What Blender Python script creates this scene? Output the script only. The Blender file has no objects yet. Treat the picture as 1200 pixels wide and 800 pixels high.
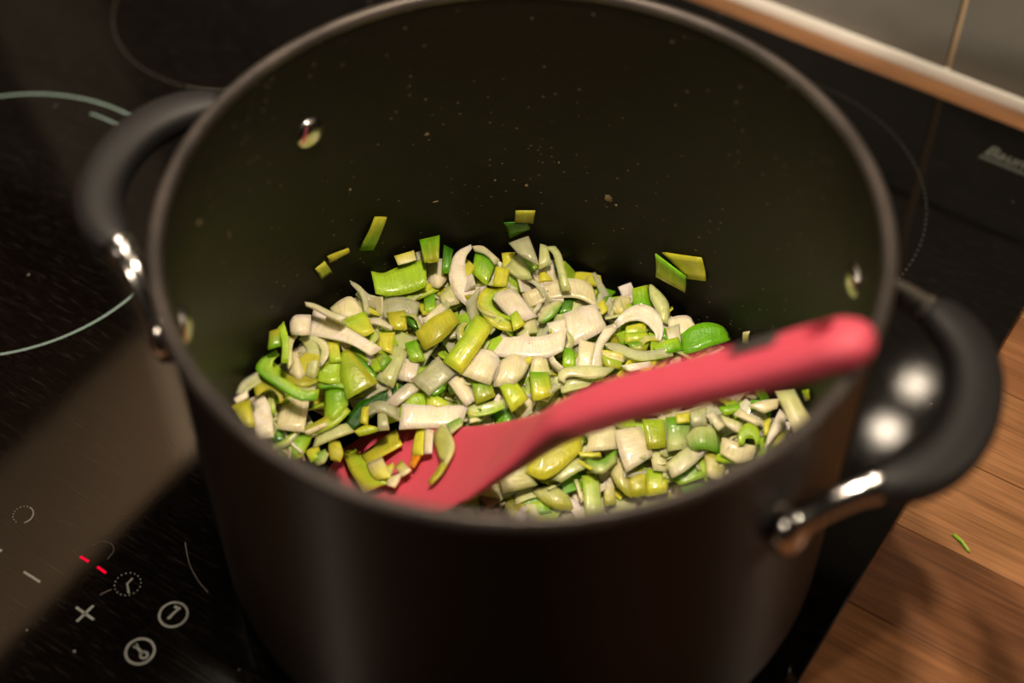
import bpy, bmesh, math, random
from mathutils import Vector, Matrix, Euler, noise
R = math.radians
rnd = random.Random(7)
SC = bpy.context.scene
COL = SC.collection

# ------------------------------------------------------------------ camera
cam_d = bpy.data.cameras.new('camera')
cam_d.sensor_width = 36.0
cam_d.lens = 56.585
cam_d.clip_start = 0.01
cam_d.dof.use_dof = True
cam_d.dof.focus_distance = 0.692
cam_d.dof.aperture_fstop = 3.5
cam = bpy.data.objects.new('camera', cam_d)
COL.objects.link(cam)
_X = Vector((0.8358, 0.5491, -0.0037)).normalized()
_F = Vector((-0.3558, 0.5365, -0.7652)).normalized()
_U = _X.cross(_F).normalized(); _X = _F.cross(_U).normalized()
cam.matrix_world = Matrix(((_X.x, _U.x, -_F.x, 0.2042), (_X.y, _U.y, -_F.y, -0.3144), (_X.z, _U.z, -_F.z, 0.5634), (0, 0, 0, 1)))
SC.camera = cam

# ------------------------------------------------------------------ world, light, exposure
W = bpy.data.worlds.new('room'); SC.world = W; W.use_nodes = True
W.node_tree.nodes['Background'].inputs['Color'].default_value = (1.0, 0.72, 0.50, 1)
W.node_tree.nodes['Background'].inputs['Strength'].default_value = 0.010
SC.view_settings.view_transform = 'Standard'
SC.view_settings.look = 'None'
SC.view_settings.exposure = 0.0
SC.view_settings.gamma = 1.0
SC.cycles.use_denoising = True
WARM = (1.0, 0.83, 0.63)
def area(name, loc, target, size, power, col=WARM, spread=180):
    d = bpy.data.lights.new(name, 'AREA'); d.shape = 'DISK'; d.size = size; d.energy = power; d.color = col
    d.spread = R(spread)
    o = bpy.data.objects.new(name, d); COL.objects.link(o); o.location = loc
    o.rotation_euler = (Vector(target) - Vector(loc)).to_track_quat('-Z', 'Y').to_euler()
    return o
ROOM = area('room_lamp_light', (-0.66, -1.75, 1.40), (-0.1, 0.0, 0.2), 0.13, 19.0, (1.0, 0.84, 0.66))
WASH = area('wall_fill_light', (-0.36, -0.55, 1.85), (-0.68, 0.22, 1.05), 0.06, 9.5, (1.0, 0.74, 0.52), 70)  # added fill, brightens the wall and cabinet side mirrored in the hob
HOOD_POWER = 0.80
WOOD_FILL = area('worktop_fill_light', (0.62, 0.20, 0.60), (0.25, 0.02, 0.0), 0.05, 1.3, WARM, 120)  # added fill to lift the shadowed wood right of the pot

# ------------------------------------------------------------------ helpers
def tag(o, label=None, cat=None, group=None, kind=None):
    if label: o['label'] = label
    if cat: o['category'] = cat
    if group: o['group'] = group
    if kind: o['kind'] = kind
    return o
def empty(name, loc=(0, 0, 0)):
    o = bpy.data.objects.new(name, None); COL.objects.link(o); o.location = loc; o.empty_display_size = 0.02
    return o
def link(name, me, mat=None, parent=None):
    o = bpy.data.objects.new(name, me); COL.objects.link(o)
    if mat: me.materials.append(mat)
    if parent: o.parent = parent
    return o
def from_bm(name, bm, mat=None, parent=None, smooth=True, angle=40):
    bmesh.ops.recalc_face_normals(bm, faces=bm.faces)
    me = bpy.data.meshes.new(name); bm.to_mesh(me); bm.free()
    if smooth:
        for p in me.polygons: p.use_smooth = True
        me.set_sharp_from_angle(angle=R(angle))
    return link(name, me, mat, parent)
def box_bm(x0, x1, y0, y1, z0, z1, bev=0.0, seg=2):
    bm = bmesh.new()
    bmesh.ops.create_cube(bm, size=1)
    for v in bm.verts:
        v.co = Vector(((x0 + x1) / 2 + v.co.x * (x1 - x0), (y0 + y1) / 2 + v.co.y * (y1 - y0), (z0 + z1) / 2 + v.co.z * (z1 - z0)))
    if bev > 0:
        bmesh.ops.bevel(bm, geom=list(bm.edges), offset=bev, segments=seg, affect='EDGES', profile=0.5)
    return bm
def lathe_bm(prof, n=128, close=False):
    bm = bmesh.new(); rings = []
    for (r, z) in prof:
        if r < 1e-6: rings.append([bm.verts.new((0, 0, z))])
        else: rings.append([bm.verts.new((r * math.cos(2 * math.pi * i / n), r * math.sin(2 * math.pi * i / n), z)) for i in range(n)])
    pairs = list(zip(rings[:-1], rings[1:])) + ([(rings[-1], rings[0])] if close else [])
    for a, b in pairs:
        for i in range(n):
            j = (i + 1) % n
            if len(a) == 1: bm.faces.new((a[0], b[i], b[j]))
            elif len(b) == 1: bm.faces.new((a[i], a[j], b[0]))
            else: bm.faces.new((a[i], a[j], b[j], b[i]))
    return bm
def crom(pts, n):
    P = [Vector(p) for p in pts]
    if len(P) == 2: return [P[0].lerp(P[1], i / (n - 1)) for i in range(n)]
    E = [P[0] * 2 - P[1]] + P + [P[-1] * 2 - P[-2]]
    out = []
    for i in range(n):
        t = i / (n - 1) * (len(P) - 1); k = min(int(t), len(P) - 2); t -= k
        a, b, c, d = E[k:k + 4]
        out.append(0.5 * ((2 * b) + (c - a) * t + (2 * a - 5 * b + 4 * c - d) * t * t + (3 * b - a - 3 * c + d) * t ** 3))
    return out
def sweep_bm(path, sect, up=Vector((0, 0, 1)), n=14, cap=True, power=1.0):
    """path: points; sect(i) -> (half width sideways, half height along up)"""
    bm = bmesh.new(); rings = []
    for i, p in enumerate(path):
        t = (path[min(i + 1, len(path) - 1)] - path[max(i - 1, 0)]).normalized()
        s = t.cross(up).normalized(); u = s.cross(t).normalized(); w, h = sect(i)
        ring = []
        for k in range(n):
            a = 2 * math.pi * k / n; ca, sa = math.cos(a), math.sin(a)
            ring.append(bm.verts.new(p + s * w * math.copysign(abs(ca) ** power, ca) + u * h * math.copysign(abs(sa) ** power, sa)))
        rings.append(ring)
    for a, b in zip(rings[:-1], rings[1:]):
        for k in range(n): bm.faces.new((a[k], a[(k + 1) % n], b[(k + 1) % n], b[k]))
    if cap: bm.faces.new(rings[0]); bm.faces.new(rings[-1][::-1])
    return bm

# ------------------------------------------------------------------ materials
def s2l(c):
    return tuple((x / 12.92 if x <= 0.04045 else ((x + 0.055) / 1.055) ** 2.4) for x in c)
def mat(name, col, rough=0.5, metal=0.0, **kw):
    m = bpy.data.materials.new(name); m.use_nodes = True
    b = m.node_tree.nodes['Principled BSDF']
    b.inputs['Base Color'].default_value = (*col, 1); b.inputs['Roughness'].default_value = rough; b.inputs['Metallic'].default_value = metal
    for k, v in kw.items(): b.inputs[k.replace('_', ' ')].default_value = v
    return m
class NT:
    def __init__(s, m): s.t = m.node_tree; s.b = s.t.nodes['Principled BSDF']
    def n(s, typ, **kw):
        x = s.t.nodes.new(typ)
        for k, v in kw.items():
            if k.startswith('i_'): x.inputs[k[2:].replace('_', ' ')].default_value = v
            else: setattr(x, k, v)
        return x
    def l(s, a, b): s.t.links.new(a, b)
    def ramp(s, fac, stops):
        r = s.n('ShaderNodeValToRGB'); e = r.color_ramp.elements
        while len(e) < len(stops): e.new(0.5)
        for x, (p, c) in zip(e, stops):
            x.position = p; x.color = (*c, 1) if len(c) == 3 else c
        s.l(fac, r.inputs['Fac']); return r.outputs['Color']
    def mix(s, fac, a, b, mode='MIX'):
        x = s.n('ShaderNodeMix', data_type='RGBA', blend_type=mode)
        for sock, v in ((x.inputs[0], fac), (x.inputs[6], a), (x.inputs[7], b)):
            if hasattr(v, 'links'): s.l(v, sock)
            elif isinstance(v, (int, float)): sock.default_value = v
            else: sock.default_value = (*v, 1)
        return x.outputs[2]
    def bump(s, h, strength, dist):
        x = s.n('ShaderNodeBump', i_Strength=strength, i_Distance=dist); s.l(h, x.inputs['Height']); s.l(x.outputs[0], s.b.inputs['Normal']); return x
    def coord(s, scale=(1, 1, 1), out='Object', rot=(0, 0, 0)):
        t = s.n('ShaderNodeTexCoord'); m = s.n('ShaderNodeMapping'); m.inputs['Scale'].default_value = scale; m.inputs['Rotation'].default_value = rot
        s.l(t.outputs[out], m.inputs['Vector']); return m.outputs[0]

# black ceramic glass with fine scratches and dust
M_GLASS = mat('hob_glass', (0.0014, 0.0011, 0.0010), 0.08, IOR=1.52)
g = NT(M_GLASS)
def streak(rot, sx, sy, det=2):
    x = g.n('ShaderNodeTexNoise', i_Scale=1.0, i_Detail=det); g.l(g.coord((sx, sy, 1), rot=(0, 0, rot)), x.inputs['Vector']); return x.outputs['Fac']
s1 = g.ramp(streak(0.5, 14, 1500), [(0.55, (0, 0, 0)), (0.75, (1, 1, 1))])
s2 = g.ramp(streak(-0.4, 1300, 10), [(0.60, (0, 0, 0)), (0.8, (1, 1, 1))])
smg = g.n('ShaderNodeTexNoise', i_Scale=9.0, i_Detail=4.0); g.l(g.coord(), smg.inputs['Vector'])
mr = g.n('ShaderNodeMapRange', i_From_Min=0.35, i_From_Max=0.7, i_To_Min=0.035, i_To_Max=0.065); g.l(smg.outputs['Fac'], mr.inputs['Value'])
sa1 = g.n('ShaderNodeMath', operation='MULTIPLY_ADD'); sa1.inputs[1].default_value = 0.035; g.l(s1, sa1.inputs[0]); g.l(mr.outputs[0], sa1.inputs[2])
sa2 = g.n('ShaderNodeMath', operation='MULTIPLY_ADD'); sa2.inputs[1].default_value = 0.02; g.l(s2, sa2.inputs[0]); g.l(sa1.outputs[0], sa2.inputs[2])
g.l(sa2.outputs[0], g.b.inputs['Roughness'])
vor = g.n('ShaderNodeTexVoronoi', i_Scale=110.0); g.l(g.coord(), vor.inputs['Vector'])
lt = g.n('ShaderNodeMath', operation='LESS_THAN'); lt.inputs[1].default_value = 0.055; g.l(vor.outputs['Distance'], lt.inputs[0])
sep = g.n('ShaderNodeSeparateColor'); g.l(vor.outputs['Color'], sep.inputs[0])
gt = g.n('ShaderNodeMath', operation='GREATER_THAN'); gt.inputs[1].default_value = 0.90; g.l(sep.outputs[0], gt.inputs[0])
dm = g.n('ShaderNodeMath', operation='MULTIPLY'); g.l(lt.outputs[0], dm.inputs[0]); g.l(gt.outputs[0], dm.inputs[1])
cc = g.mix(dm.outputs[0], (0.0014, 0.0011, 0.0010), (0.22, 0.20, 0.18))
for q_, (an, a_, b_) in enumerate(((0.15, 60, 2300), (0.95, 75, 2600), (2.3, 55, 2000), (-0.75, 90, 2500))):
    st_ = g.ramp(streak(an, a_, b_, 1), [(0.68, (0, 0, 0)), (0.76, (1, 1, 1))]); cc = g.mix(st_, cc, (0.020, 0.016, 0.013))
cc = g.mix(s1, cc, (0.0045, 0.0036, 0.003)); cc = g.mix(s2, cc, (0.0038, 0.003, 0.0025))
g.l(cc, g.b.inputs['Base Color'])
gr = g.n('ShaderNodeTexNoise', i_Scale=1400.0, i_Detail=2.0); g.l(g.coord(), gr.inputs['Vector'])
g.bump(gr.outputs['Fac'], 0.07, 0.00005)

M_PRINT = mat('hob_print', s2l((0.40, 0.41, 0.38)), 0.4)
M_PRINT_DIM = mat('hob_print_dim', s2l((0.25, 0.25, 0.23)), 0.4)
M_PRINT_TEAL = mat('hob_ring_print', s2l((0.42, 0.50, 0.48)), 0.4)
M_SCR = mat('scratch_grey', s2l((0.25, 0.20, 0.17)), 0.5)
M_RED = mat('red_led', (0.25, 0.0, 0.01), 0.6, Specular_IOR_Level=0.0, Emission_Color=(1, 0.004, 0.03, 1), Emission_Strength=0.7)

# wood staves
M_WOOD = mat('oiled_wood', (0.2, 0.09, 0.04), 0.33)
g = NT(M_WOOD)
oi = g.n('ShaderNodeObjectInfo')
wv = g.n('ShaderNodeVectorMath', operation='ADD'); g.l(g.coord(), wv.inputs[0])
cx = g.n('ShaderNodeCombineXYZ'); sc = g.n('ShaderNodeMath', operation='MULTIPLY'); sc.inputs[1].default_value = 37.0
g.l(oi.outputs['Random'], sc.inputs[0]); g.l(sc.outputs[0], cx.inputs[0]); g.l(sc.outputs[0], cx.inputs[1]); g.l(cx.outputs[0], wv.inputs[1])
mp = g.n('ShaderNodeMapping'); mp.inputs['Scale'].default_value = (5, 55, 55); g.l(wv.outputs[0], mp.inputs['Vector'])
n1 = g.n('ShaderNodeTexNoise', i_Scale=1.0, i_Detail=6.0, i_Roughness=0.6, i_Distortion=0.6); g.l(mp.outputs[0], n1.inputs['Vector'])
mp2 = g.n('ShaderNodeMapping'); mp2.inputs['Scale'].default_value = (30, 900, 900); g.l(wv.outputs[0], mp2.inputs['Vector'])
n2 = g.n('ShaderNodeTexNoise', i_Scale=1.0, i_Detail=3.0); g.l(mp2.outputs[0], n2.inputs['Vector'])
c1 = g.ramp(n1.outputs['Fac'], [(0.3, (0.55, 0.50, 0.45)), (0.7, (1.2, 1.2, 1.2))])
c2 = g.ramp(n2.outputs['Fac'], [(0.35, (0.72, 0.70, 0.68)), (0.6, (1.05, 1.05, 1.05))])
c = g.mix(1.0, oi.outputs['Color'], c1, 'MULTIPLY'); c = g.mix(1.0, c, c2, 'MULTIPLY')
g.l(c, g.b.inputs['Base Color']); g.bump(n2.outputs['Fac'], 0.15, 0.0004)

M_TILE = mat('grey_glazed_tile', s2l((0.50, 0.49, 0.46)), 0.06, IOR=1.55)
g = NT(M_TILE); n1 = g.n('ShaderNodeTexNoise', i_Scale=14.0, i_Detail=3.0); g.l(g.coord(), n1.inputs['Vector'])
g.l(g.ramp(n1.outputs['Fac'], [(0.3, s2l((0.46, 0.45, 0.42))), (0.7, s2l((0.54, 0.53, 0.50)))]), g.b.inputs['Base Color'])
M_GROUT = mat('beige_grout', s2l((0.88, 0.76, 0.60)), 0.9)
M_PLASTER = mat('cream_plaster', s2l((0.90, 0.86, 0.78)), 0.8)
g = NT(M_PLASTER); n1 = g.n('ShaderNodeTexNoise', i_Scale=300.0, i_Detail=3.0); g.l(g.coord(), n1.inputs['Vector']); g.bump(n1.outputs['Fac'], 0.2, 0.0005)
M_SEAL = mat('white_sealant', s2l((0.93, 0.91, 0.87)), 0.35)
M_STEEL_DARK = mat('hood_steel', (0.06, 0.055, 0.05), 0.4, 0.9)
M_HOLE = mat('dark_mesh_filter', (0.03, 0.03, 0.03), 0.5, 0.8)

# pot
M_OUT = mat('hard_anodised_shell', (0.015, 0.0120, 0.0105), 0.345, 0.6, Anisotropic=1.0, Anisotropic_Rotation=0.25)
g = NT(M_OUT)
tg = g.n('ShaderNodeTangent', direction_type='RADIAL', axis='Z'); g.l(tg.outputs[0], g.b.inputs['Tangent'])
n1 = g.n('ShaderNodeTexNoise', i_Scale=1.0, i_Detail=2.0); g.l(g.coord((3, 3, 2500)), n1.inputs['Vector']); g.bump(n1.outputs['Fac'], 0.06, 0.0003)
M_IN = mat('nonstick_lining', (0.024, 0.020, 0.013), 0.45, Specular_IOR_Level=0.14)
g = NT(M_IN)
vor = g.n('ShaderNodeTexVoronoi', i_Scale=230.0); g.l(g.coord((1, 1, 1.6)), vor.inputs['Vector'])
lt = g.n('ShaderNodeMapRange', i_From_Min=0.05, i_From_Max=0.16, i_To_Min=1.0, i_To_Max=0.0); g.l(vor.outputs['Distance'], lt.inputs['Value'])
sep = g.n('ShaderNodeSeparateColor'); g.l(vor.outputs['Color'], sep.inputs[0])
zon = g.n('ShaderNodeTexNoise', i_Scale=22.0, i_Detail=2.0); g.l(g.coord(), zon.inputs['Vector'])
ad = g.n('ShaderNodeMath', operation='ADD'); g.l(sep.outputs[0], ad.inputs[0]); g.l(zon.outputs['Fac'], ad.inputs[1])
gt = g.n('ShaderNodeMath', operation='GREATER_THAN'); gt.inputs[1].default_value = 1.20; g.l(ad.outputs[0], gt.inputs[0])
dm = g.n('ShaderNodeMath', operation='MULTIPLY'); g.l(lt.outputs[0], dm.inputs[0]); g.l(gt.outputs[0], dm.inputs[1])
fl = g.n('ShaderNodeTexNoise', i_Scale=1.0, i_Detail=3.0); g.l(g.coord((160, 160, 900)), fl.inputs['Vector'])
c = g.ramp(fl.outputs['Fac'], [(0.3, (0.0054, 0.0043, 0.0026)), (0.7, (0.0088, 0.0073, 0.0045))])
c = g.mix(dm.outputs[0], c, (0.17, 0.155, 0.115)); g.l(c, g.b.inputs['Base Color'])
g.bump(fl.outputs['Fac'], 0.12, 0.0004)
M_RIM = mat('rim_metal', (0.105, 0.082, 0.072), 0.42, 0.5)
g = NT(M_RIM); n1 = g.n('ShaderNodeTexNoise', i_Scale=45.0, i_Detail=3.0); g.l(g.coord(), n1.inputs['Vector'])
g.l(g.ramp(n1.outputs['Fac'], [(0.35, (0.040, 0.033, 0.030)), (0.72, (0.085, 0.070, 0.062))]), g.b.inputs['Base Color'])
M_GRIP = mat('black_silicone_grip', (0.0085, 0.0075, 0.0076), 0.55, Specular_IOR_Level=0.32)
g = NT(M_GRIP); n1 = g.n('ShaderNodeTexNoise', i_Scale=2500.0); g.l(g.coord(), n1.inputs['Vector']); g.bump(n1.outputs['Fac'], 0.15, 0.0002)
M_CHROME = mat('polished_steel', (0.62, 0.59, 0.56), 0.19, 1.0)

# spatula
M_PINK = mat('coral_silicone', s2l((0.77, 0.28, 0.355)), 0.58, Subsurface_Weight=0.12, Subsurface_Scale=0.004)
M_PINK.node_tree.nodes['Principled BSDF'].inputs['Subsurface Radius'].default_value = (1.0, 0.25, 0.2)
M_INLAY = mat('grey_inlay', s2l((0.27, 0.25, 0.24)), 0.45)

# leek: vertex colour = the leaf's own colour, uv in millimetres for the veins
M_LEEK = mat('wet_leek', (0.6, 0.6, 0.4), 0.24, Coat_Weight=0.35, Coat_Roughness=0.08, Subsurface_Weight=0.55, Subsurface_Scale=0.006, IOR=1.40)
M_LEEK.node_tree.nodes['Principled BSDF'].inputs['Subsurface Radius'].default_value = (0.8, 1.0, 0.35)
g = NT(M_LEEK)
at = g.n('ShaderNodeAttribute', attribute_name='leaf_colour')
uvc = g.coord((1.6, 0.10, 1), out='UV')
n1 = g.n('ShaderNodeTexNoise', i_Scale=1.0, i_Detail=2.0); g.l(uvc, n1.inputs['Vector'])
c1 = g.ramp(n1.outputs['Fac'], [(0.33, (0.90, 0.92, 0.85)), (0.62, (1.04, 1.04, 1.05))])
n2 = g.n('ShaderNodeTexNoise', i_Scale=180.0, i_Detail=3.0); g.l(g.coord(), n2.inputs['Vector'])
c2 = g.ramp(n2.outputs['Fac'], [(0.35, (0.92, 0.92, 0.87)), (0.65, (1.04, 1.04, 1.04))])
c = g.mix(1.0, at.outputs['Color'], c1, 'MULTIPLY'); c = g.mix(1.0, c, c2, 'MULTIPLY'); g.l(c, g.b.inputs['Base Color'])
n3 = g.n('ShaderNodeTexNoise', i_Scale=900.0, i_Detail=2.0); g.l(g.coord(), n3.inputs['Vector'])
mx = g.n('ShaderNodeMath', operation='ADD'); g.l(n1.outputs['Fac'], mx.inputs[0]); g.l(n3.outputs['Fac'], mx.inputs[1])
g.bump(mx.outputs[0], 0.45, 0.0005)

tr = g.n('ShaderNodeBsdfTransparent'); ms = g.n('ShaderNodeMixShader'); out = g.t.nodes['Material Output']
g.l(at.outputs['Alpha'], ms.inputs[0]); g.l(g.b.outputs[0], ms.inputs[1]); g.l(tr.outputs[0], ms.inputs[2]); g.l(ms.outputs[0], out.inputs['Surface'])

# ------------------------------------------------------------------ setting
wall = from_bm('wall_back', box_bm(-1.7, 1.3, 0.3655, 0.46, -0.9, 0.69), M_GROUT, smooth=False); tag(wall, kind='structure')
wall2 = from_bm('wall_back_upper', box_bm(-1.7, 1.3, 0.3640, 0.46, 0.69, 1.9), M_PLASTER, smooth=False); tag(wall2, kind='structure')
me_tile = None
zr = [(0.0015, 0.0915), (0.0945, 0.3445), (0.3475, 0.5975), (0.6005, 0.688)]
tile_mesh = {}
for ri, (z0, z1) in enumerate(zr):
    for k in range(-7, 6):
        x0 = 0.0345 + 0.203 * k
        key = round(z1 - z0, 4)
        if key not in tile_mesh:
            bm = box_bm(0, 0.200, -0.0035, 0.0035, 0, z1 - z0, 0.0008, 2)
            t = from_bm('tile', bm, M_TILE, wall, smooth=False); tile_mesh[key] = t.data
        else:
            t = link('tile', tile_mesh[key], None, wall)
        t.location = (x0, 0.3652, z0)
        t.rotation_euler = (rnd.uniform(-.0012, .0012), 0, rnd.uniform(-.0012, .0012))
# sealant bead between worktop and tiles
path = [Vector((x, 0.3575, -0.003)) for x in (-1.7, -.5, 0, .5, 1.3)]
bm = bmesh.new(); prof = [(0.3628, -0.004), (0.3596, -0.004), (0.3597, -0.0004), (0.3604, 0.0014), (0.3616, 0.0028), (0.3628, 0.0029)]
ra = [bm.verts.new((-1.7, y, z)) for y, z in prof]; rb = [bm.verts.new((1.3, y, z)) for y, z in prof]
for i in range(len(prof)): bm.faces.new((ra[i], ra[(i + 1) % len(prof)], rb[(i + 1) % len(prof)], rb[i]))
bm.faces.new(ra); bm.faces.new(rb[::-1])
tag(from_bm('trim_1', bm, M_SEAL, angle=60), kind='structure')

# worktop of glued staves
top = empty('worktop', (0, 0.06, -0.004))
tag(top, 'dark oiled wooden worktop of glued staves around the black hob', 'worktop')
tones = [s2l(x) for x in ((0.62, 0.44, 0.29), (0.55, 0.37, 0.23), (0.66, 0.47, 0.31), (0.50, 0.33, 0.21), (0.59, 0.40, 0.26))]
y = 0.0884 + 0.0455 * 5; rows = []
while y > -0.26:
    rows.append((max(y, -0.246), min(y + 0.0455, 0.3594))); y -= 0.0455
for j, (y0, y1) in enumerate(rows):
    x = -1.25 + rnd.uniform(0, .3); x = min(x, -1.2); first = True
    while x < 0.95:
        ln = rnd.uniform(0.32, 0.55)
        if j == 0: ln = 0.7
        x1 = min(x + ln, 1.0)
        bm = box_bm(x + .00012, x1 - .00012, y0 + .00012, y1 - .00012, -0.044, -0.004, 0.0003, 1)
        o = from_bm('stave', bm, M_WOOD, top, smooth=False)
        o.matrix_parent_inverse = Matrix.Translation((0, -0.06, 0.004))
        t = tones[(j * 3 + int(x * 7)) % 5] if j else tones[0]
        k = rnd.uniform(.9, 1.1); o.color = (t[0] * k, t[1] * k, t[2] * k, 1)
        x = x1
# base unit below the worktop
bu = from_bm('base_cabinet', box_bm(-1.2, 0.95, -0.20, 0.355, -0.9, -0.045, 0.002), mat('dark_cabinet', (0.02, 0.017, 0.015), 0.5), smooth=False)
tag(bu, 'dark base cabinet under the wooden worktop', 'cabinet')

# ------------------------------------------------------------------ induction hob
hob = empty('induction_hob', (-0.161, 0.0875, -0.004))
tag(hob, 'black glass induction hob with grey printed zones and touch symbols', 'hob')
INV = Matrix.Translation((0.161, -0.0875, 0.004))
def hpart(o): o.parent = hob; o.matrix_parent_inverse = INV; return o
hpart(from_bm('glass_plate', box_bm(-0.452, 0.130, -0.182, 0.343, -0.0036, 0.0, 0.0008, 2), M_GLASS, smooth=False))
def ring_bm(cx, cy, r, w, a0=0, a1=360, n=96, z=0.0, th=0.00015):
    bm = bmesh.new(); full = abs(a1 - a0) >= 360; k = n if full else n + 1; vs = []
    for i in range(k):
        a = R(a0 + (a1 - a0) * i / n); c, s = math.cos(a), math.sin(a)
        vs.append([bm.verts.new((cx + rr * c, cy + rr * s, z + zz)) for rr, zz in ((r - w / 2, 0), (r - w / 2, th), (r + w / 2, th), (r + w / 2, 0))])
    for i in range(n if full else n):
        a, b = vs[i], vs[(i + 1) % k]
        for q in range(3): bm.faces.new((a[q], a[q + 1], b[q + 1], b[q]))
    return bm
def stroke_bm(pts, w, th=0.00015, n=None):
    P = [Vector((x, y, 0)) for x, y in pts]
    if n: P = crom(P, n)
    bm = bmesh.new(); vs = []
    for i, p in enumerate(P):
        t = (P[min(i + 1, len(P) - 1)] - P[max(i - 1, 0)]).normalized(); s = Vector((-t.y, t.x, 0)) * w / 2
        vs.append([bm.verts.new(p + s), bm.verts.new(p + s + Vector((0, 0, th))), bm.verts.new(p - s + Vector((0, 0, th))), bm.verts.new(p - s)])
    for a, b in zip(vs[:-1], vs[1:]):
        for q in range(3): bm.faces.new((a[q], a[q + 1], b[q + 1], b[q]))
    for e in (vs[0], vs[-1]): bm.faces.new(e)
    return bm
def join(dst, src):
    m = bpy.data.meshes.new('tmp'); src.to_mesh(m); src.free(); dst.from_mesh(m); bpy.data.meshes.remove(m); return dst
def dots_bm(cx, cy, r, n, d, a0=0, a1=360, ln=None):
    bm = bmesh.new()
    for i in range(n):
        a = R(a0 + (a1 - a0) * i / n)
        if ln: b = stroke_bm([(cx + r * math.cos(a + s), cy + r * math.sin(a + s)) for s in (-ln / r / 2, ln / r / 2)], d)
        else: b = ring_bm(cx + r * math.cos(a), cy + r * math.sin(a), d / 4, d / 2, n=8)
        join(bm, b)
    return bm
# zones
hpart(from_bm('zone_ring', ring_bm(-0.3122, 0.0104, 0.0899, 0.0013, -290, 36, 140), M_PRINT_TEAL, smooth=False))
hpart(from_bm('zone_mark', ring_bm(-0.3122, 0.0104, 0.0810, 0.0011, 84, 100, 14), M_PRINT_TEAL, smooth=False))
b = dots_bm(-0.018, 0.224, 0.0925, 150, 0.0008, -50, 290, ln=0.0015); join(b, ring_bm(-0.018, 0.224, 0.0925, 0.0010, -64, -50, 10))
hpart(from_bm('zone_ring', b, M_PRINT_DIM, smooth=False))
b = dots_bm(-0.317, 0.202, 0.0708, 110, 0.0008, 0, 285, ln=0.0014); join(b, ring_bm(-0.317, 0.202, 0.0708, 0.0010, 285, 360, 30))
hpart(from_bm('zone_ring', b, M_PRINT_DIM, smooth=False))
hpart(from_bm('zone_ring', ring_bm(0.0, 0.0, 0.1050, 0.0013, 0, 360, 140), M_PRINT_TEAL, smooth=False))
# touch symbols
b = ring_bm(-0.1775, -0.1110, 0.0042, 0.0006, -40, 95, 20); join(b, dots_bm(-0.1775, -0.1110, 0.0042, 9, 0.0006, 110, 290))
hpart(from_bm('touch_symbol', b, M_PRINT, smooth=False))
hpart(from_bm('touch_symbol', stroke_bm([(-.1573, -.1313), (-.1483, -.1312)], .0010), M_PRINT, smooth=False))
b = stroke_bm([(-.1278, -.1319), (-.1180, -.1322)], .0010); join(b, stroke_bm([(-.1231, -.1365), (-.1226, -.1275)], .0010))
hpart(from_bm('touch_symbol', b, M_PRINT, smooth=False))
for a, c in (((-.1431, -.1132), (-.1385, -.1131)), ((-.1338, -.1130), (-.1289, -.1133))):
    hpart(from_bm('indicator_light', stroke_bm([a, c], .0011), M_RED, smooth=False))
b = dots_bm(-.1178, -.1124, .0053, 18, .0006); join(b, stroke_bm([(-.1180, -.1092), (-.1181, -.1124), (-.1145, -.1154)], .0008))
hpart(from_bm('touch_symbol', b, M_PRINT, smooth=False))
b = ring_bm(-.0929, -.1130, .0056, .0009); join(b, stroke_bm([(-.0934, -.1158), (-.0930, -.1102)], .0010)); join(b, stroke_bm([(-.0950, -.1100), (-.0922, -.1094)], .0012))
hpart(from_bm('touch_symbol', b, M_PRINT, smooth=False))
b = ring_bm(-.0929, -.1328, .0056, .0009); join(b, stroke_bm([(-.0966, -.1318), (-.0912, -.1330)], .0011)); join(b, ring_bm(-.0905, -.1332, .0014, .0008)); join(b, stroke_bm([(-.0962, -.1330), (-.0958, -.1308)], .0010))
hpart(from_bm('touch_symbol', b, M_PRINT, smooth=False))
b = dots_bm(-.1147, -.1470, .0001, 1, .0010); join(b, dots_bm(-.1729, -.1292, .0001, 1, .0018)); hpart(from_bm('marker_dot', b, M_PRINT, smooth=False))
hpart(from_bm('scratch_mark', stroke_bm([(-.1424, -.1068), (-.1412, -.1030), (-.1368, -.1016), (-.1336, -.1035), (-.1328, -.1080)], .00022, n=24), M_SCR, smooth=False))
hpart(from_bm('scratch_mark', stroke_bm([(-.1116, -.0842), (-.1033, -.0911), (-.0950, -.0954), (-.0879, -.0975)], .00040, n=24), M_SCR, smooth=False))
hpart(from_bm('scratch_mark', stroke_bm([(-.1238, -.1224), (-.1217, -.1177)], .00035), M_SCR, smooth=False))
fc = bpy.data.curves.new('brand_lettering', 'FONT'); fc.body = 'Baumatic'; fc.size = 0.0108; fc.extrude = 0.0001; fc.shear = 0.25; fc.offset = 0.0001
fo = bpy.data.objects.new('brand_lettering', fc); COL.objects.link(fo); fc.materials.append(M_PRINT); fo.location = (0.0736, 0.3150, 0.00012)
bpy.context.view_layer.update()
fm = bpy.data.meshes.new_from_object(fo.evaluated_get(bpy.context.evaluated_depsgraph_get())); fl_ = Vector(fo.location); bpy.data.objects.remove(fo)
fo = bpy.data.objects.new('brand_lettering', fm); COL.objects.link(fo); fo.location = fl_; hpart(fo)
if not fm.materials: fm.materials.append(M_PRINT)
b = stroke_bm([(.0730, .3128), (.116, .3128)], .0008); join(b, stroke_bm([(.0730, .3113), (.116, .3113)], .0004))
hpart(from_bm('brand_underline', b, M_PRINT, smooth=False))

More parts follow.
